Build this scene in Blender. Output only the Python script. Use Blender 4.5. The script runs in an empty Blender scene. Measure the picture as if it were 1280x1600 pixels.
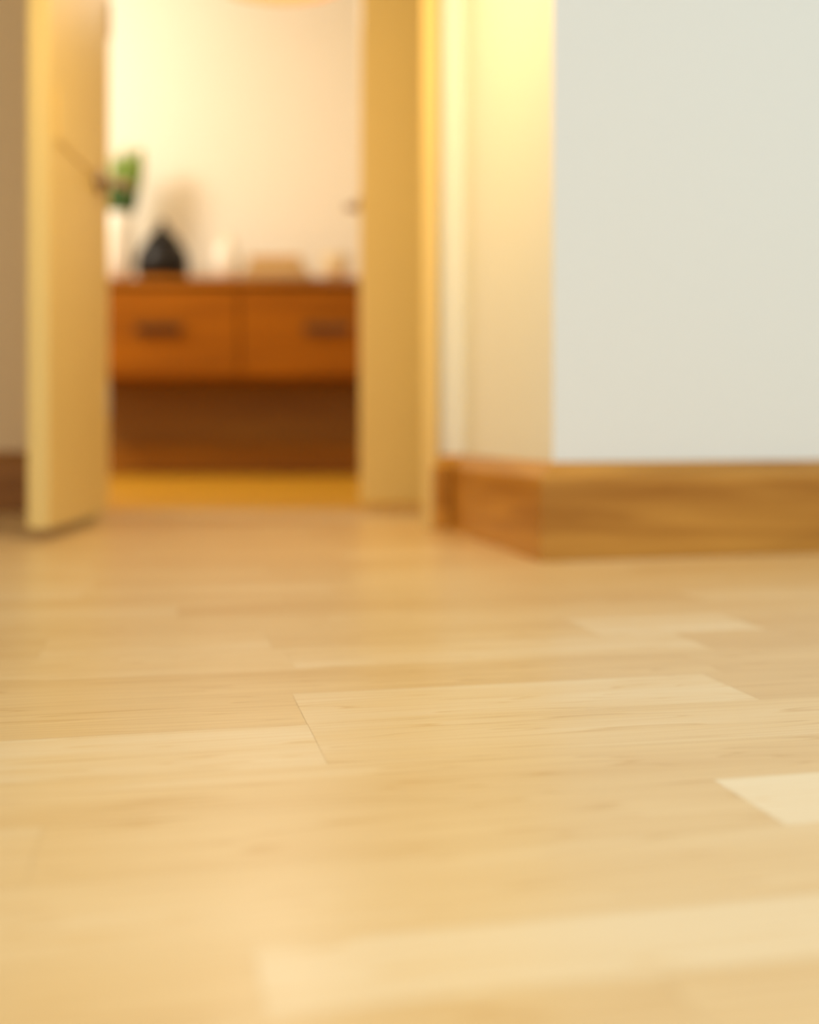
import bpy, bmesh, math, random
from mathutils import Vector, Matrix
random.seed(7)
S = bpy.context.scene
C = S.collection
H = 0.18            # camera height above the floor, metres
F = 1777.0          # focal length in pixels of a 1280 wide frame
HZ = 678.0          # horizon row

# ------------------------------------------------------------------ camera
cd = bpy.data.cameras.new('camera')
cam = bpy.data.objects.new('camera', cd); C.objects.link(cam)
cam.location = (0, 0, H); cam.rotation_euler = (math.pi/2, 0, 0)
cd.sensor_fit = 'HORIZONTAL'; cd.sensor_width = 24; cd.lens = 24*F/1280
cd.shift_y = -(800-HZ)/1280
cd.clip_start = 0.02
cd.dof.use_dof = True; cd.dof.focus_distance = 4.0*H; cd.dof.aperture_fstop = 2.0
S.camera = cam
# ------------------------------------------------------------------ world and exposure
w = bpy.data.worlds.new('world'); S.world = w; w.use_nodes = True
bg = w.node_tree.nodes['Background']
bg.inputs[0].default_value = (0.93, 0.96, 1.0, 1); bg.inputs[1].default_value = 0.80
S.view_settings.view_transform = 'Standard'; S.view_settings.look = 'None'
S.view_settings.exposure = 0.0; S.view_settings.gamma = 1
S.view_settings.use_curve_mapping = False

def M(X, Z, z=0.0):     # camera-height units -> metres (X right, Z ahead, z up)
    return Vector((X*H, Z*H, z*H))
def fl(x, dy):          # floor point seen dy rows under the horizon, in camera-height units
    return ((x-640)/dy, F/dy)

def point(name, loc, power, col, rad):
    l = bpy.data.lights.new(name, 'POINT'); l.energy = power; l.color = col; l.shadow_soft_size = rad
    o = bpy.data.objects.new(name, l); C.objects.link(o); o.location = loc; return o
def area(name, loc, target, power, col, sx, sy):
    l = bpy.data.lights.new(name, 'AREA'); l.energy = power; l.color = col; l.shape = 'RECTANGLE'; l.size = sx; l.size_y = sy
    o = bpy.data.objects.new(name, l); C.objects.link(o); o.location = loc
    o.rotation_euler = (Vector(target)-Vector(loc)).to_track_quat('-Z', 'Y').to_euler(); return o
WARM = (1.0, 0.70, 0.34)
point('far_room_lamp_light', M(-11.2, 21.3, 9.3), 68, (1.0, 0.92, 0.80), 0.25)            # lamp at the left of the far room
point('pendant_bulb_light', M(-2.48, 21, 9.42), 8, (1.0, 0.92, 0.74), 0.15)          # bulb of the pendant
area('hall_daylight', (1.7, -0.5, 1.3), (1.0, 1.7, 0.3), 15.5, (0.77, 0.96, 1.0), 1.0, 1.2)
area('floor_fill_light', (-0.25, 0.15, 1.0), (0.0, 0.55, 0.0), 4.6, (1.0, 0.91, 0.78), 0.5, 0.5)  # added unseen fill that brightens the floor near the camera
area('hall_wall_lamp_light', M(-1.9, 8.75, 6.1), M(1.0, 11.4, 3.6), 6.1, (1.0, 0.68, 0.27), 0.2, 0.2)

# ------------------------------------------------------------------ materials
def srgb(h):
    r = []
    for i in (0, 2, 4):
        c = int(h[i:i+2], 16)/255
        r.append(c/12.92 if c <= .04045 else ((c+.055)/1.055)**2.4)
    return tuple(r)+(1,)
def mat(name, col, rough=.6, metal=0, spec=.5, bump=0, bscale=60, var=0, coat=0):
    m = bpy.data.materials.new(name); m.use_nodes = True; n = m.node_tree; b = n.nodes['Principled BSDF']
    b.inputs['Roughness'].default_value = rough; b.inputs['Metallic'].default_value = metal
    b.inputs['Specular IOR Level'].default_value = spec; b.inputs['Coat Weight'].default_value = coat
    tc = n.nodes.new('ShaderNodeTexCoord'); no = n.nodes.new('ShaderNodeTexNoise')
    no.inputs['Scale'].default_value = bscale; no.inputs['Detail'].default_value = 6
    n.links.new(tc.outputs['Object'], no.inputs['Vector'])
    mx = n.nodes.new('ShaderNodeMix'); mx.data_type = 'RGBA'
    mx.inputs[6].default_value = tuple(c*(1-var) for c in col[:3])+(1,)
    mx.inputs[7].default_value = tuple(min(1, c*(1+var)) for c in col[:3])+(1,)
    n.links.new(no.outputs['Fac'], mx.inputs[0]); n.links.new(mx.outputs[2], b.inputs['Base Color'])
    if bump:
        bp = n.nodes.new('ShaderNodeBump'); bp.inputs['Strength'].default_value = bump; bp.inputs['Distance'].default_value = .002
        n.links.new(no.outputs['Fac'], bp.inputs['Height']); n.links.new(bp.outputs[0], b.inputs['Normal'])
    return m
def wood(name, dark, light, along=0, rough=.4, stretch=14, scale=1.5, coat=0, spec=.25):
    """grain running along object axis `along`"""
    m = bpy.data.materials.new(name); m.use_nodes = True; n = m.node_tree; b = n.nodes['Principled BSDF']
    b.inputs['Roughness'].default_value = rough; b.inputs['Coat Weight'].default_value = coat; b.inputs['Specular IOR Level'].default_value = spec
    tc = n.nodes.new('ShaderNodeTexCoord'); mp = n.nodes.new('ShaderNodeMapping')
    sc = [scale*stretch]*3; sc[along] = scale
    mp.inputs['Scale'].default_value = sc
    n.links.new(tc.outputs['Object'], mp.inputs[0])
    no = n.nodes.new('ShaderNodeTexNoise'); no.inputs['Scale'].default_value = 1; no.inputs['Detail'].default_value = 5
    no.inputs['Distortion'].default_value = .6
    n.links.new(mp.outputs[0], no.inputs['Vector'])
    cr = n.nodes.new('ShaderNodeValToRGB')
    cr.color_ramp.elements[0].position = .35; cr.color_ramp.elements[0].color = dark
    cr.color_ramp.elements[1].position = .68; cr.color_ramp.elements[1].color = light
    n.links.new(no.outputs['Fac'], cr.inputs[0]); n.links.new(cr.outputs[0], b.inputs['Base Color'])
    return m
def floor_mat(name, rough, warm):
    """board tone comes from the board's own attribute, grain from noise stretched along the boards (uv)"""
    m = bpy.data.materials.new(name); m.use_nodes = True; n = m.node_tree; b = n.nodes['Principled BSDF']
    L = n.links.new
    b.inputs['Roughness'].default_value = rough; b.inputs['Specular IOR Level'].default_value = .5
    b.inputs['Coat Weight'].default_value = .08; b.inputs['Coat Roughness'].default_value = .22
    at = n.nodes.new('ShaderNodeAttribute'); at.attribute_name = 'board_tone'
    uv = n.nodes.new('ShaderNodeUVMap'); uv.uv_map = 'UVMap'
    mp = n.nodes.new('ShaderNodeMapping'); mp.inputs['Scale'].default_value = (1.5, 30, 1)
    L(uv.outputs[0], mp.inputs[0])
    # cathedral grain: distorted bands
    nz = n.nodes.new('ShaderNodeTexNoise'); nz.inputs['Scale'].default_value = 1.0; nz.inputs['Detail'].default_value = 2
    L(mp.outputs[0], nz.inputs['Vector'])
    mul = n.nodes.new('ShaderNodeMath'); mul.operation = 'MULTIPLY'; mul.inputs[1].default_value = 14
    L(nz.outputs['Fac'], mul.inputs[0])
    fr = n.nodes.new('ShaderNodeMath'); fr.operation = 'FRACT'; L(mul.outputs[0], fr.inputs[0])
    ring = n.nodes.new('ShaderNodeValToRGB'); e = ring.color_ramp.elements
    e[0].position = 0; e[0].color = (0, 0, 0, 1); e[1].position = 1.0; e[1].color = (0, 0, 0, 1)
    k = ring.color_ramp.elements.new(.80); k.color = (.25, .25, .25, 1)
    k = ring.color_ramp.elements.new(.93); k.color = (1, 1, 1, 1)
    L(fr.outputs[0], ring.inputs[0])
    mp2 = n.nodes.new('ShaderNodeMapping'); mp2.inputs['Scale'].default_value = (5, 320, 1); L(uv.outputs[0], mp2.inputs[0])
    n2 = n.nodes.new('ShaderNodeTexNoise'); n2.inputs['Scale'].default_value = 1; n2.inputs['Detail'].default_value = 3
    L(mp2.outputs[0], n2.inputs['Vector'])
    mp3 = n.nodes.new('ShaderNodeMapping'); mp3.inputs['Scale'].default_value = (2.5, 22, 1); L(uv.outputs[0], mp3.inputs[0])
    n3 = n.nodes.new('ShaderNodeTexNoise'); n3.inputs['Scale'].default_value = 1; n3.inputs['Detail'].default_value = 2
    L(mp3.outputs[0], n3.inputs['Vector'])
    # tone = board + small parts
    def madd(a, f, c):
        q = n.nodes.new('ShaderNodeMath'); q.operation = 'MULTIPLY_ADD'; L(a, q.inputs[0]); q.inputs[1].default_value = f
        if isinstance(c, float): q.inputs[2].default_value = c
        else: L(c, q.inputs[2])
        return q.outputs[0]
    t = madd(ring.outputs[0], -.34, at.outputs['Fac'])
    t = madd(n2.outputs['Fac'], .22, t); t = madd(n3.outputs['Fac'], .55, t); t = madd(t, 1.0, -.35)
    cr = n.nodes.new('ShaderNodeValToRGB'); e = cr.color_ramp.elements
    e[0].position = 0; e[0].color = warm[0]; e[1].position = 1; e[1].color = warm[2]
    k = cr.color_ramp.elements.new(.5); k.color = warm[1]
    q = n.nodes.new('ShaderNodeClamp'); L(t, q.inputs[0]); L(q.outputs[0], cr.inputs[0])
    L(cr.outputs[0], b.inputs['Base Color'])
    bp = n.nodes.new('ShaderNodeBump'); bp.inputs['Strength'].default_value = .05; bp.inputs['Distance'].default_value = .0005
    L(n2.outputs['Fac'], bp.inputs['Height']); L(bp.outputs[0], b.inputs['Normal'])
    return m
M_wall = mat('white_wall_paint', srgb('EAECE6'), .85, bump=.15, bscale=90, var=.01)
M_cream = mat('cream_wall_paint', srgb('F2EAD8'), .85, bump=.1, bscale=90, var=.01)
M_door = mat('pale_door_lacquer', srgb('E8CA7E'), .45, var=.02, bscale=8)
M_base = wood('oak_baseboard', srgb('A26A20'), srgb('CA923E'), 0, .35, 12, 2.2)
M_bevel = M_base
M_cab = wood('orange_cabinet_wood', srgb('884E04'), srgb('A46206'), 0, .55, 14, 1.2, spec=.12)
M_cabtop = wood('cabinet_top_wood', srgb('A06014'), srgb('BC761C'), 0, .25, 14, 1.2, .2)
M_iron = mat('dark_bronze', srgb('4A3020'), .35, .7, var=.1)
M_steel = mat('brushed_handle_metal', srgb('B09A84'), .3, .9, var=.05)
M_black = mat('black_glaze', srgb('120D0A'), .35, 0, .3, var=.1)
M_white = mat('white_glazed_ceramic', srgb('F2EEE2'), .3, var=.02)
M_leaf = mat('leaf_green', srgb('6E8C08'), .4, var=.35, bscale=30)
M_leafd = mat('leaf_dark_green', srgb('2C5210'), .45, var=.3, bscale=30)
M_soil = mat('potting_soil', srgb('3A2A1C'), .95, bump=.6, bscale=200, var=.4)
M_book1 = mat('tan_book_cloth', srgb('CC9A4C'), .8, bump=.2, bscale=400, var=.05)
M_book2 = mat('grey_book_cloth', srgb('BCA274'), .8, bump=.2, bscale=400, var=.05)
M_paper = mat('book_paper', srgb('F0E6CC'), .9, var=.04, bscale=300)
M_shade = mat('lamp_shade_fabric', srgb('C08040'), .8, var=.03)
_b = M_shade.node_tree.nodes['Principled BSDF']; _b.inputs['Transmission Weight'].default_value = .0
M_floor = floor_mat('pale_parquet', .32, (srgb('CCA262'), srgb('E4C48C'), srgb('F2E0BA')))
M_floor2 = floor_mat('honey_parquet', .30, (srgb('D09A24'), srgb('DEA82C'), srgb('E8B43A')))

# ------------------------------------------------------------------ helpers
def link(name, bm, material, parent=None, kind=None, smooth=False, bevel=0):
    bmesh.ops.recalc_face_normals(bm, faces=bm.faces)
    me = bpy.data.meshes.new(name); bm.to_mesh(me); bm.free()
    if smooth:
        for p in me.polygons: p.use_smooth = True
    me.materials.append(material)
    o = bpy.data.objects.new(name, me); C.objects.link(o)
    if parent: o.parent = parent
    if kind: o['kind'] = kind
    if bevel:
        b = o.modifiers.new('bevel', 'BEVEL'); b.width = bevel; b.segments = 3; b.limit_method = 'ANGLE'
    return o
def box(bm, x0, x1, y0, y1, z0, z1):
    v = [bm.verts.new((x, y, z)) for z in (z0, z1) for (x, y) in ((x0, y0), (x1, y0), (x1, y1), (x0, y1))]
    for f in ((3,2,1,0), (4,5,6,7), (0,1,5,4), (1,2,6,5), (2,3,7,6), (3,0,4,7)): bm.faces.new([v[i] for i in f])
def prism(bm, pts, z0, z1):         # pts in metres (x, y)
    a = [bm.verts.new((p[0], p[1], z0)) for p in pts]; b = [bm.verts.new((p[0], p[1], z1)) for p in pts]
    bm.faces.new(a[::-1]); bm.faces.new(b)
    n = len(pts)
    for i in range(n): bm.faces.new((a[i], a[(i+1) % n], b[(i+1) % n], b[i]))
def lathe(bm, prof, seg=40, cx=0, cy=0):
    rings = []
    for r, z in prof:
        if r < 1e-6: rings.append([bm.verts.new((cx, cy, z))])
        else: rings.append([bm.verts.new((cx+r*math.cos(2*math.pi*i/seg), cy+r*math.sin(2*math.pi*i/seg), z)) for i in range(seg)])
    for a, b in zip(rings, rings[1:]):
        for i in range(seg):
            j = (i+1) % seg
            if len(a) == 1 and len(b) > 1: bm.faces.new((a[0], b[i], b[j]))
            elif len(b) == 1 and len(a) > 1: bm.faces.new((a[i], a[j], b[0]))
            elif len(a) > 1: bm.faces.new((a[i], a[j], b[j], b[i]))
def tube(bm, pts, r, seg=12):
    pts = [Vector(p) for p in pts]; rings = []
    for i, p in enumerate(pts):
        d = (pts[min(i+1, len(pts)-1)]-pts[max(i-1, 0)]).normalized()
        a = d.orthogonal().normalized() if i == 0 else (rings_a - d*rings_a.dot(d)).normalized()
        rings_a = a; b = d.cross(a); rr = r[i] if isinstance(r, (list, tuple)) else r
        rings.append([bm.verts.new(p+(a*math.cos(2*math.pi*k/seg)+b*math.sin(2*math.pi*k/seg))*rr) for k in range(seg)])
    for A, B in zip(rings, rings[1:]):
        for k in range(seg): bm.faces.new((A[k], A[(k+1) % seg], B[(k+1) % seg], B[k]))
    bm.faces.new(rings[0][::-1]); bm.faces.new(rings[-1])
def empty(name, loc, label, cat, rz=0, group=None):
    o = bpy.data.objects.new(name, None); C.objects.link(o); o.location = loc; o.rotation_euler = (0, 0, rz)
    o.empty_display_size = .05
    o['label'] = label; o['category'] = cat
    if group: o['group'] = group
    return o
def xy(p): return (p[0]*H, p[1]*H)

# ------------------------------------------------------------------ plan (camera-height units)
def unit(vpx):                       # ground direction that vanishes at column vpx
    v = Vector((vpx-640, F)); return v.normalized()
DV = Vector((F, 385.0)).normalized()      # along the boards
DU = Vector((-385.0, F)).normalized()     # across the boards, into the depth
c0 = Vector(fl(845, 200))                 # foot of the projecting baseboard corner
dS = unit(286)                            # side wall into depth
dF = Vector((F, 385*1.25)).normalized()   # front wall to the right
TOP = 14.0                                # ceiling
T = .155                                  # baseboard thickness
wc = c0 + T*dS + T*dF                     # wall corner behind the baseboard
WZ = 15.0                                 # doorway wall
side_len = (12.75-wc.y)/dS.y
ws = wc + side_len*dS
wa = wc + (11.95-wc.y)/dS.y*dS          # the side wall turns here
wb = wa + Vector((-.27, .10))            # narrow return facing the hall

# ---- floor: rows of boards (a along, b across)
def build_floor(name, amin, amax, rows, seams, material, clip=None):
    bm = bmesh.new(); uvl = bm.loops.layers.uv.new('UVMap'); tl = bm.faces.layers.float.new('board_tone')
    for (b0, b1), brd in zip(rows, seams):
        for (a0, a1, tone) in brd:
            gap = .0004
            pts = [(a0+gap, b0+gap), (a1-gap, b0+gap), (a1-gap, b1-gap), (a0+gap, b1-gap)]
            vs = []
            for a, b in pts:
                p = DV*a + DU*b; vs.append(bm.verts.new((p.x*H, p.y*H, 0)))
            f = bm.faces.new(vs); f[tl] = tone
            off = (random.random()*40, random.random()*40)
            for l, (a, b) in zip(f.loops, pts): l[uvl].uv = (a*H+off[0], b*H+off[1])
    if clip:
        for co, no in clip:
            bmesh.ops.bisect_plane(bm, geom=bm.verts[:]+bm.edges[:]+bm.faces[:], plane_co=co, plane_no=no, clear_outer=True)
    return link(name, bm, material, kind='structure')
edges = [-9.0]
while edges[-1] < 1.2: edges.append(edges[-1]+.43)
edges = [e for e in edges if e < 1.2]
edges += [1.58, 1.96, 2.235, 2.64, 3.03, 3.42, 3.90, 4.37, 4.83, 5.30, 5.80]
while edges[-1] < 19: edges.append(edges[-1]+.46)
special = {      # row start -> boards that can be told apart in the photo (start, end, tone)
    1.96: [(-1.6, .172, .46), (.172, 3.1, .68)],
    1.58: [(-2, .9, .45)],
    2.235: [(-1.4, 1.9, .50)],
    2.64: [(-2.2, -.3, .56), (-.3, 1.556, .44), (1.556, 3.6, .86)],
    3.03: [(-1.9, 3.2, .47)],
    3.42: [(-1.9, .487, .68), (.487, 3.5, .56)],
    3.90: [(-1.6, .485, .42), (.485, 2.195, .62), (2.195, 4.2, .36)],
    4.37: [(-1.5, 2.3, .38)],
    4.83: [(-2.0, .55, .52), (.55, 2.5, .60)],
    5.30: [(-1.9, -.55, .35), (-.55, .50, .50), (.50, 2.12, .38), (2.12, 3.02, .72)],
}
rows = []; seams = []
for b0, b1 in zip(edges, edges[1:]):
    rows.append((b0, b1)); brd = []
    sp = special.get(round(b0, 3))
    if sp:
        brd += sp; a = sp[0][0]
        while a > -12: L = random.uniform(1.4, 3.0); brd.append((a-L, a, random.uniform(.3, .6))); a -= L
        a = sp[-1][1]
    else: a = -12-random.random()*2
    while a < 14: L = random.uniform(1.4, 3.2); brd.append((a, a+L, random.uniform(.28, .62))); a += L
    seams.append(brd)
thr = 15.12*H
build_floor('floor', -12, 14, rows, seams, M_floor, [((0, thr, 0), (0, 1, 0))])
rows2 = []; seams2 = []; b = 8.0
while b < 34:
    rows2.append((b, b+.46)); a = -26-random.random()*2; brd = []
    while a < 22: L = random.uniform(2.0, 4.0); brd.append((a, a+L, random.uniform(.35, .65))); a += L
    seams2.append(brd); b += .46
build_floor('floor', -26, 22, rows2, seams2, M_floor2, [((0, thr, 0), (0, -1, 0)), ((0, 28.2*H, 0), (0, 1, 0))])
bm = bmesh.new(); box(bm, -26*H, 14*H, -10*H, 29*H, -.04, -.001); link('floor', bm, mat('subfloor', srgb('CFA566'), .8), kind='structure')

# ---- walls
def wall(name, pts, z0=0, z1=TOP, m=M_wall):
    bm = bmesh.new(); prism(bm, [xy(p) for p in pts], z0*H, z1*H); return link(name, bm, m, kind='structure')
far_r = wc + 9*dF
nS = Vector((dS.y, -dS.x))           # into the wall mass (to the right)
# one solid L-shaped return: front face + side face, shared corner, ends at the doorway
wall('wall_right', [wc, far_r, far_r+Vector((0, 9)), wb+Vector((1.2, .9)), wb+Vector((.02, .9)), wb, wa])
# ---- baseboards with a sloping top
def baseboard(name, p0, p1, nrm, cut0=0, cut1=0, m=M_base, hf=.655, hb=.776, t=T):
    """p0,p1 along the wall foot, nrm = away from wall; cut = extra length of the front edge (mitre)"""
    p0 = Vector(p0); p1 = Vector(p1); d = (p1-p0).normalized(); L = (p1-p0).length*H
    bm = bmesh.new(); tt = t*H
    prof = [(0, 0), (tt, 0), (tt, hf*H), (tt*.82, (hf+.022)*H), (0, hb*H)]
    A = []; B = []
    for o, z in prof:
        k = o/tt
        A.append(bm.verts.new((-cut0*H*k, o, z))); B.append(bm.verts.new((L+cut1*H*k, o, z)))
    n = len(prof)
    for i in range(n): bm.faces.new((A[i], A[(i+1) % n], B[(i+1) % n], B[i]))
    bm.faces.new(A[::-1]); bm.faces.new(B)
    o = link(name, bm, m, kind='structure')
    nn = Vector(nrm).normalized()
    R = Matrix(((d.x, nn.x, 0, p0.x*H), (d.y, nn.y, 0, p0.y*H), (0, 0, 1, 0), (0, 0, 0, 1)))
    o.matrix_world = R
    return o
baseboard('baseboard_right', wc, far_r, Vector((dF.y, -dF.x)), cut0=T*1.08)
baseboard('baseboard_side', wc, wa, Vector((-dS.y, dS.x)), cut0=T*1.08, cut1=-T*.8)
baseboard('baseboard_return', wa, wb, Vector((-.10, -.27)), cut0=-T*.8)

# left part of the doorway wall, with the splayed reveal the open leaf hangs on
WL = 14.75
wall('wall_left', [(-12, WL-1.0), (-4.35, WL), (-4.05, WL+.02), (-4.05, WL+.55), (-12, WL-.45)], m=mat('tan_wall_paint', srgb('F8DCB0'), .85, bump=.1, bscale=90, var=.01))
wall('wall_hall', [(-8.4, -6), (-8.4, WL-.75), (-8.9, WL-.75), (-8.9, -6)], m=M_cream)
baseboard('baseboard_left', (-12, WL-1.0), (-4.5, WL-.02), (0.13, -1), m=wood('dark_oak_baseboard', srgb('93602C'), srgb('B67E42'), 0, .4, 12, 2))
bm = bmesh.new()
prism(bm, [xy(p) for p in ((-3.62, 13.2), (-4.04, WL+.02), (-4.5, WL-.02), (-3.95, 13.2))], 0, TOP*H*.999)
link('trim_1', bm, M_door, kind='structure')
# lintel over the doorway (above the frame) and ceiling
wall('wall_lintel', [(-4.05, WL+.1), (1.6, WL+.7), (1.6, WL+1.1), (-4.05, WL+.5)], 11.5, TOP, M_cream)
# door casing standing at the end of the side wall
bm = bmesh.new(); 
prism(bm, [xy(p) for p in ((wb.x-.17, wb.y-.12), (wb.x, wb.y-.12), (wb.x+.02, wb.y+.8), (wb.x-.13, wb.y+.8))], 0, TOP*H*.998)
link('trim_2', bm, M_door, kind='structure', bevel=.003)
bm = bmesh.new(); box(bm, -26*H, 14*H, -1.0*H, 29*H, TOP*H, TOP*H+.05)
link('ceiling', bm, M_wall, kind='structure')
# far room
BZ = 27.9
wall('wall_back', [(-24, BZ), (10, BZ), (10, BZ+.4), (-24, BZ+.4)], m=M_cream)
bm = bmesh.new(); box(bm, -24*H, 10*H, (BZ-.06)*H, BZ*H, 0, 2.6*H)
link('shade_panel', bm, wood('under_cabinet_shade_brown', srgb('7E5218'), srgb('8E6220'), 0, .5, 10, 1.5), kind='structure')  # added panel, its brown stands in for the shade under the cabinet
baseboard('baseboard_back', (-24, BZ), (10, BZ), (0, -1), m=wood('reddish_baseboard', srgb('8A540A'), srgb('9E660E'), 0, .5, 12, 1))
wall('wall_far_left', [(-24, 12), (-24, BZ), (-24.4, BZ), (-24.4, 12)], m=M_cream)
wall('wall_far_right', [(6.5, 15.7), (6.5, BZ), (6.9, BZ), (6.9, 15.7)], m=M_cream)
wall('wall_partition', [(1.55, 15.7), (6.5, 16.2), (6.5, 16.5), (1.55, 16.1)], m=M_cream)

# ------------------------------------------------------------------ doors
TH = .2
def leaf(name, p0, p1, zb, zt, label, handle_at, handle_h, side, lever):
    """p0 = free edge foot, p1 = hinge edge foot; the leaf's face lies on p0-p1, thickness to the back"""
    p0 = Vector(p0); p1 = Vector(p1); d = p1-p0; L = d.length; rz = math.atan2(d.y, d.x)
    e = empty(name, (p0.x*H, p0.y*H, 0), label, 'door', rz)
    # frame of stiles and rails with recessed panels (local x along the leaf, y = thickness)
    bm = bmesh.new(); s = side; t = TH*H
    y0, y1 = (0, t) if s > 0 else (-t, 0)
    box(bm, 0, L*H, y0, y1, zb*H, zt*H)
    link('door_slab', bm, M_door, e, bevel=.0025)
    # lock rail mouldings, a shallow raised band at handle height
    bm = bmesh.new(); yf = y0 if s > 0 else y1; sg = -1 if s > 0 else 1
    ya, yb = sorted((yf, yf+sg*.004))
    box(bm, .10*L*H, .97*L*H, ya, yb, (handle_h+.02)*H, (handle_h+.50)*H)
    link('lock_rail', bm, M_door, e, bevel=.0015)
    # handle
    h = bmesh.new(); hx = handle_at*H; q = sg
    lathe(h, [(0, 0), (.024, 0), (.026, .004), (.024, .009), (.010, .010), (.009, .012), (0, .012)], 32)
    bmesh.ops.rotate(h, verts=h.verts[:], cent=(0, 0, 0), matrix=Matrix.Rotation(math.pi/2*(1 if q < 0 else -1), 3, 'X'))
    bmesh.ops.translate(h, verts=h.verts[:], vec=(hx, yf+q*.003, handle_h*H))
    ro = link('handle_rose', h, M_steel, e, smooth=True)
    h = bmesh.new(); ln = lever
    tube(h, [(hx, yf+q*.008, handle_h*H), (hx, yf+q*.036, handle_h*H), (hx+.004*(1 if ln > 0 else -1), yf+q*.046, handle_h*H),
             (hx+.014*(1 if ln > 0 else -1), yf+q*.050, handle_h*H), (hx+ln, yf+q*.052, handle_h*H), (hx+ln*1.04, yf+q*.050, handle_h*H)],
         [.008, .008, .009, .0095, .009, .004], 14)
    link('handle_lever', h, M_steel, e, smooth=True)
    # hinges on the far edge
    for hz in (1.2, 5.6, 9.8):
        h = bmesh.new(); lathe(h, [(0, 0), (.006, 0), (.006, .07), (0, .07)], 14, L*H+.004, yf); bmesh.ops.translate(h, verts=h.verts[:], vec=(0, 0, hz*H))
        link('hinge', h, M_steel, e)
    return e
pn = Vector(fl(76, 167)); pf = Vector(fl(168, 135))
leaf('door_leaf', pn, pf, .11, 11.4, 'pale cream door leaf at the left standing open towards the viewer with a lever handle', 1.98, 3.80, 1, .05)
q0 = Vector(fl(562, 121)); q1 = q0 + Vector((2.2, .40))
leaf('door_leaf', q0, q1, .11, 11.4, 'pale cream door leaf right of the doorway, closed, its foot just above the floor', .10, 3.98, -1, -.043)

# ------------------------------------------------------------------ cabinet on the back wall
CZ = 25.95; dyc = F/CZ
def cx(x): return (x-640)/dyc
x0, x1 = cx(106), cx(648); zb, zt = 1+(HZ-590)/dyc, 1+(HZ-434)/dyc
depth = BZ-CZ-.01
e = empty('wall_cabinet', M((x0+x1)/2, CZ, 0), 'long orange wooden drawer cabinet hung on the far wall behind the doorway', 'cabinet')
e.location.z = zb*H
W = (x1-x0)*H; HH = (zt-zb)*H; D = depth*H; xm = (cx(374)-(x0+x1)/2)*H
bm = bmesh.new(); t = .02
box(bm, -W/2, W/2, .012, D, 0, t); box(bm, -W/2, -W/2+t, .012, D, t, HH-.025); box(bm, W/2-t, W/2, .012, D, t, HH-.025)
box(bm, xm-t/2, xm+t/2, .014, D, t, HH-.025); box(bm, -W/2+t, W/2-t, D-.01, D, t, HH-.025)
link('carcass', bm, M_cab, e)
bm = bmesh.new(); box(bm, -W/2-.012, W/2+.012, -.012, D, HH-.025, HH); link('cabinet_top', bm, M_cabtop, e, bevel=.003)
for a, b_, hc in ((-W/2+.004, xm-.006, cx(250)), (xm+.006, W/2-.004, cx(512))):
    bm = bmesh.new(); box(bm, a, b_, -.004, .0118, .008, HH-.045)
    dr = link('drawer', bm, M_cab, e, bevel=.003)
    hx = (hc-(x0+x1)/2)*H; hz = (1+(HZ-514)/dyc-zb)*H; w2 = 36/dyc*H
    bm = bmesh.new(); tube(bm, [(hx-w2*.86, -.004, hz), (hx-w2*.86, -.026, hz)], .006, 10); tube(bm, [(hx+w2*.86, -.004, hz), (hx+w2*.86, -.026, hz)], .006, 10)
    box(bm, hx-w2, hx+w2, -.036, -.026, hz-.016, hz+.014)
    link('drawer_handle', bm, M_iron, dr, bevel=.002)

# ---- things on the cabinet
def on_top(x, Z):                     # foot point on the cabinet top
    return M((x-640)*Z/F, Z, zt)
def hgt(y, Z): return (1+(HZ-y)*Z/F - zt)*H      # height above the top for a row at distance Z
Zp = 26.7
vz = empty('potted_plant', on_top(184, Zp), 'green upright leafy plant in a tall white vase on the cabinet', 'plant')
hv = hgt(334, Zp); rv = 23/(F/Zp)*H
bm = bmesh.new()
lathe(bm, [(0, 0), (rv*.80, 0), (rv*.88, .004), (rv, hv*.35), (rv*1.02, hv*.7), (rv*.94, hv*.97), (rv*.90, hv), (rv*.82, hv), (rv*.86, hv*.9), (0, hv*.88)], 48)
link('vase', bm, M_white, vz, smooth=True)
bm = bmesh.new(); lathe(bm, [(0, hv*.90), (rv*.83, hv*.895), (rv*.83, hv*.93), (0, hv*.95)], 32); link('soil', bm, M_soil, vz)
def leaf_mesh(bm, base, tip, w, bend):
    base = Vector(base); tip = Vector(tip); d = tip-base; side = d.cross(Vector((0, 1, 0.25))).normalized(); n = 8; L = []; R = []; Mx = []
    out = side.cross(d).normalized()
    for i in range(n+1):
        t = i/n; ww = w*(math.sin(math.pi*min(1, t**.8*.96+.03)))*.5+.0008
        p = base+d*t+out*(bend*math.sin(math.pi*t))
        L.append(bm.verts.new(p-side*ww+out*.25*ww)); Mx.append(bm.verts.new(p)); R.append(bm.verts.new(p+side*ww+out*.25*ww))
    for i in range(n):
        bm.faces.new((L[i], Mx[i], Mx[i+1], L[i+1])); bm.faces.new((Mx[i], R[i], R[i+1], Mx[i+1]))
ht = hgt(234, Zp)
rnd = random.Random(3)
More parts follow.
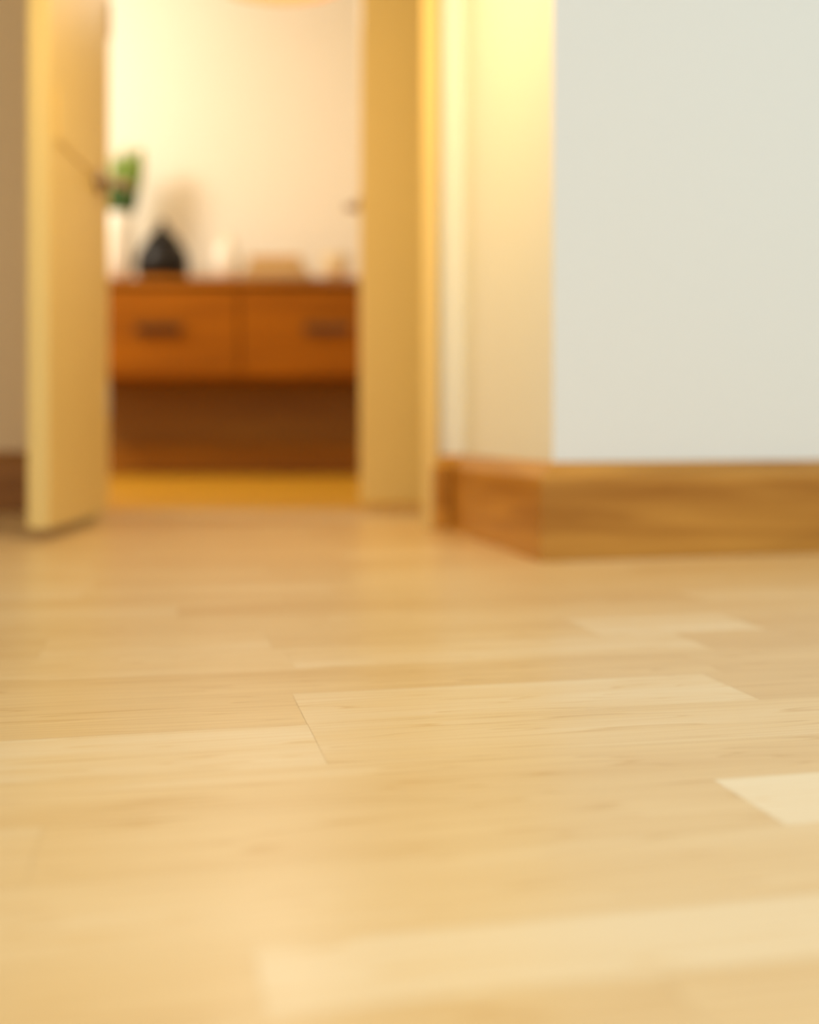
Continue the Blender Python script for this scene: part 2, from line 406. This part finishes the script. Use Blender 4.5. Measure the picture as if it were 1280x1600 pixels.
# stems crown: short dark leaves at the base, tall bright ones above
def px(v): return v/(F/Zp)*H
fol = []
for i in range(14):
    a = rnd.uniform(0, 2*math.pi); r = rnd.uniform(.1, .7)*rv
    tx = r*1.6*math.cos(a)+px(rnd.uniform(-4, 24)); ty = r*1.3*math.sin(a)
    fol.append(((r*.5*math.cos(a), r*.5*math.sin(a), hv*.92), (tx+px(4), ty, hv+(ht-hv)*rnd.uniform(.35, .62)), px(26), M_leafd))
for i in range(16):
    a = rnd.uniform(0, 2*math.pi); r = rnd.uniform(.1, .6)*rv
    tx = px(rnd.choice([-2, 10, 22, 38, 46])+rnd.uniform(-4, 4)-8); ty = r*1.6*math.sin(a)
    fol.append(((r*.4*math.cos(a)+px(4), r*.4*math.sin(a), hv*.95), (tx, ty, hv+(ht-hv)*rnd.uniform(.82, 1.05)), px(22), M_leaf))
for bs, tp, w_, mm in fol:
    bm = bmesh.new(); leaf_mesh(bm, bs, tp, w_, px(rnd.uniform(-5, 5)))
    o = link('leaf', bm, mm, vz, smooth=True); s_ = o.modifiers.new('solid', 'SOLIDIFY'); s_.thickness = .0012
# black teardrop pot
Zb = 26.6
k = 1.22*H/(F/Zb); hb_ = hgt(343, Zb)-.012
pot = empty('lidded_jar', on_top(254, Zb)+Vector((0, 0, 0)), 'squat glossy black jar with a pointed lid on a small wooden stand', 'jar')
bm = bmesh.new(); lathe(bm, [(0, 0), (27*k, 0), (29*k, .003), (29*k, .010), (27*k, .012), (0, .012)], 40); link('stand', bm, M_cab, pot, smooth=False)
bm = bmesh.new(); lathe(bm, [(0, .012), (25*k, .012), (31*k, .02), (34*k, .035), (33*k, hb_*.42), (28*k, hb_*.56), (21*k, hb_*.66), (0, hb_*.66)], 48); link('jar_body', bm, M_black, pot, smooth=True)
bm = bmesh.new(); lathe(bm, [(0, hb_*.655), (23*k, hb_*.655), (22*k, hb_*.70), (14*k, hb_*.80), (7*k, hb_*.90), (5*k, hb_*.97), (3*k, hb_*1.03), (0, hb_*1.05)], 48); link('jar_lid', bm, M_black, pot, smooth=True)
# pale candle holder
Zk = 26.5; k = H/(F/Zk); hk = hgt(372, Zk)
cv = empty('candle_cup', on_top(354, Zk), 'small white round cup holding a pale candle, left of the books', 'candle')
bm = bmesh.new(); lathe(bm, [(0, 0), (13*k, 0), (18*k, hk*.15), (21*k, hk*.45), (19*k, hk*.78), (16*k, hk*.82), (15*k, hk*.78), (17*k, hk*.45), (0, hk*.42)], 40); link('cup', bm, M_white, cv, smooth=True)
bm = bmesh.new(); lathe(bm, [(0, hk*.40), (12*k, hk*.42), (12*k, hk*.95), (10*k, hk), (0, hk*.97)], 32); link('candle', bm, mat('candle_wax', srgb('F7EFD6'), .5), cv, smooth=True)
# books lying flat
Zs = 26.3; k = H/(F/Zs)
z = zt*H
for nm, xa, xb, th, m_, lab in (
        ('book', 378, 482, .036, M_book2, 'grey-beige book lying flat on the cabinet, at the bottom of the pile'),
        ('book', 386, 474, .034, mat('pale_grey_cloth', srgb('C0A470'), .8), 'pale beige book lying in the middle of the pile on the cabinet'),
        ('book', 389, 469, .028, M_book1, 'tan book lying on the top of the pile on the cabinet')):
    xc = (xa+xb)/2; wd = (xb-xa)*k; dp = .14
    b_ = empty(nm, M((xc-640)*Zs/F, Zs, 0), lab, 'book', group='books piled on the cabinet'); b_.location.z = z
    bm = bmesh.new(); box(bm, -wd/2, wd/2, 0, dp, 0, .003); box(bm, -wd/2, wd/2, 0, dp, th-.003, th); box(bm, -wd/2, wd/2, 0, .003, .003, th-.003)
    link('cover', bm, m_, b_, bevel=.0008)
    bm = bmesh.new(); box(bm, -wd/2+.004, wd/2-.004, .003, dp-.004, .003, th-.003); link('pages', bm, M_paper, b_)
    z += th
# small pale bowl
Zk = 26.6; k = H/(F/Zk); hk = hgt(400, Zk)
bm = bmesh.new(); lathe(bm, [(0, 0), (9*k, 0), (10*k, .004), (18*k, hk*.5), (22*k, hk), (20.5*k, hk), (16*k, hk*.5), (8*k, .010), (0, .009)], 40)
o = link('bowl', bm, mat('sand_ceramic', srgb('E6CFA0'), .5), smooth=True); o.location = on_top(524, Zk)
o['label'] = 'small sand-coloured bowl on the cabinet, right of the books'; o['category'] = 'bowl'
# ------------------------------------------------------------------ pendant lamp, its rim just dips into view
pl = empty('pendant_lamp', M(-2.48, 21, 9.47), 'pendant lamp with a pale orange shade, its rim dipping in above the doorway', 'lamp')
bm = bmesh.new(); lathe(bm, [(1.35*H, 0), (1.30*H, .02), (.75*H, .16), (.25*H, .22), (.24*H, .218), (.73*H, .156), (1.28*H, .02), (1.33*H, 0), (1.35*H, 0)], 56)
link('lamp_shade', bm, M_shade, pl, smooth=True)
bm = bmesh.new(); lathe(bm, [(0, .215), (.26*H, .215), (.26*H, .23), (.1*H, .25), (0, .25)], 24); link('shade_cap', bm, M_iron, pl)
bm = bmesh.new(); tube(bm, [(0, 0, .24), (0, 0, (TOP-9.47)*H)], .003, 8); link('cord', bm, M_iron, pl)
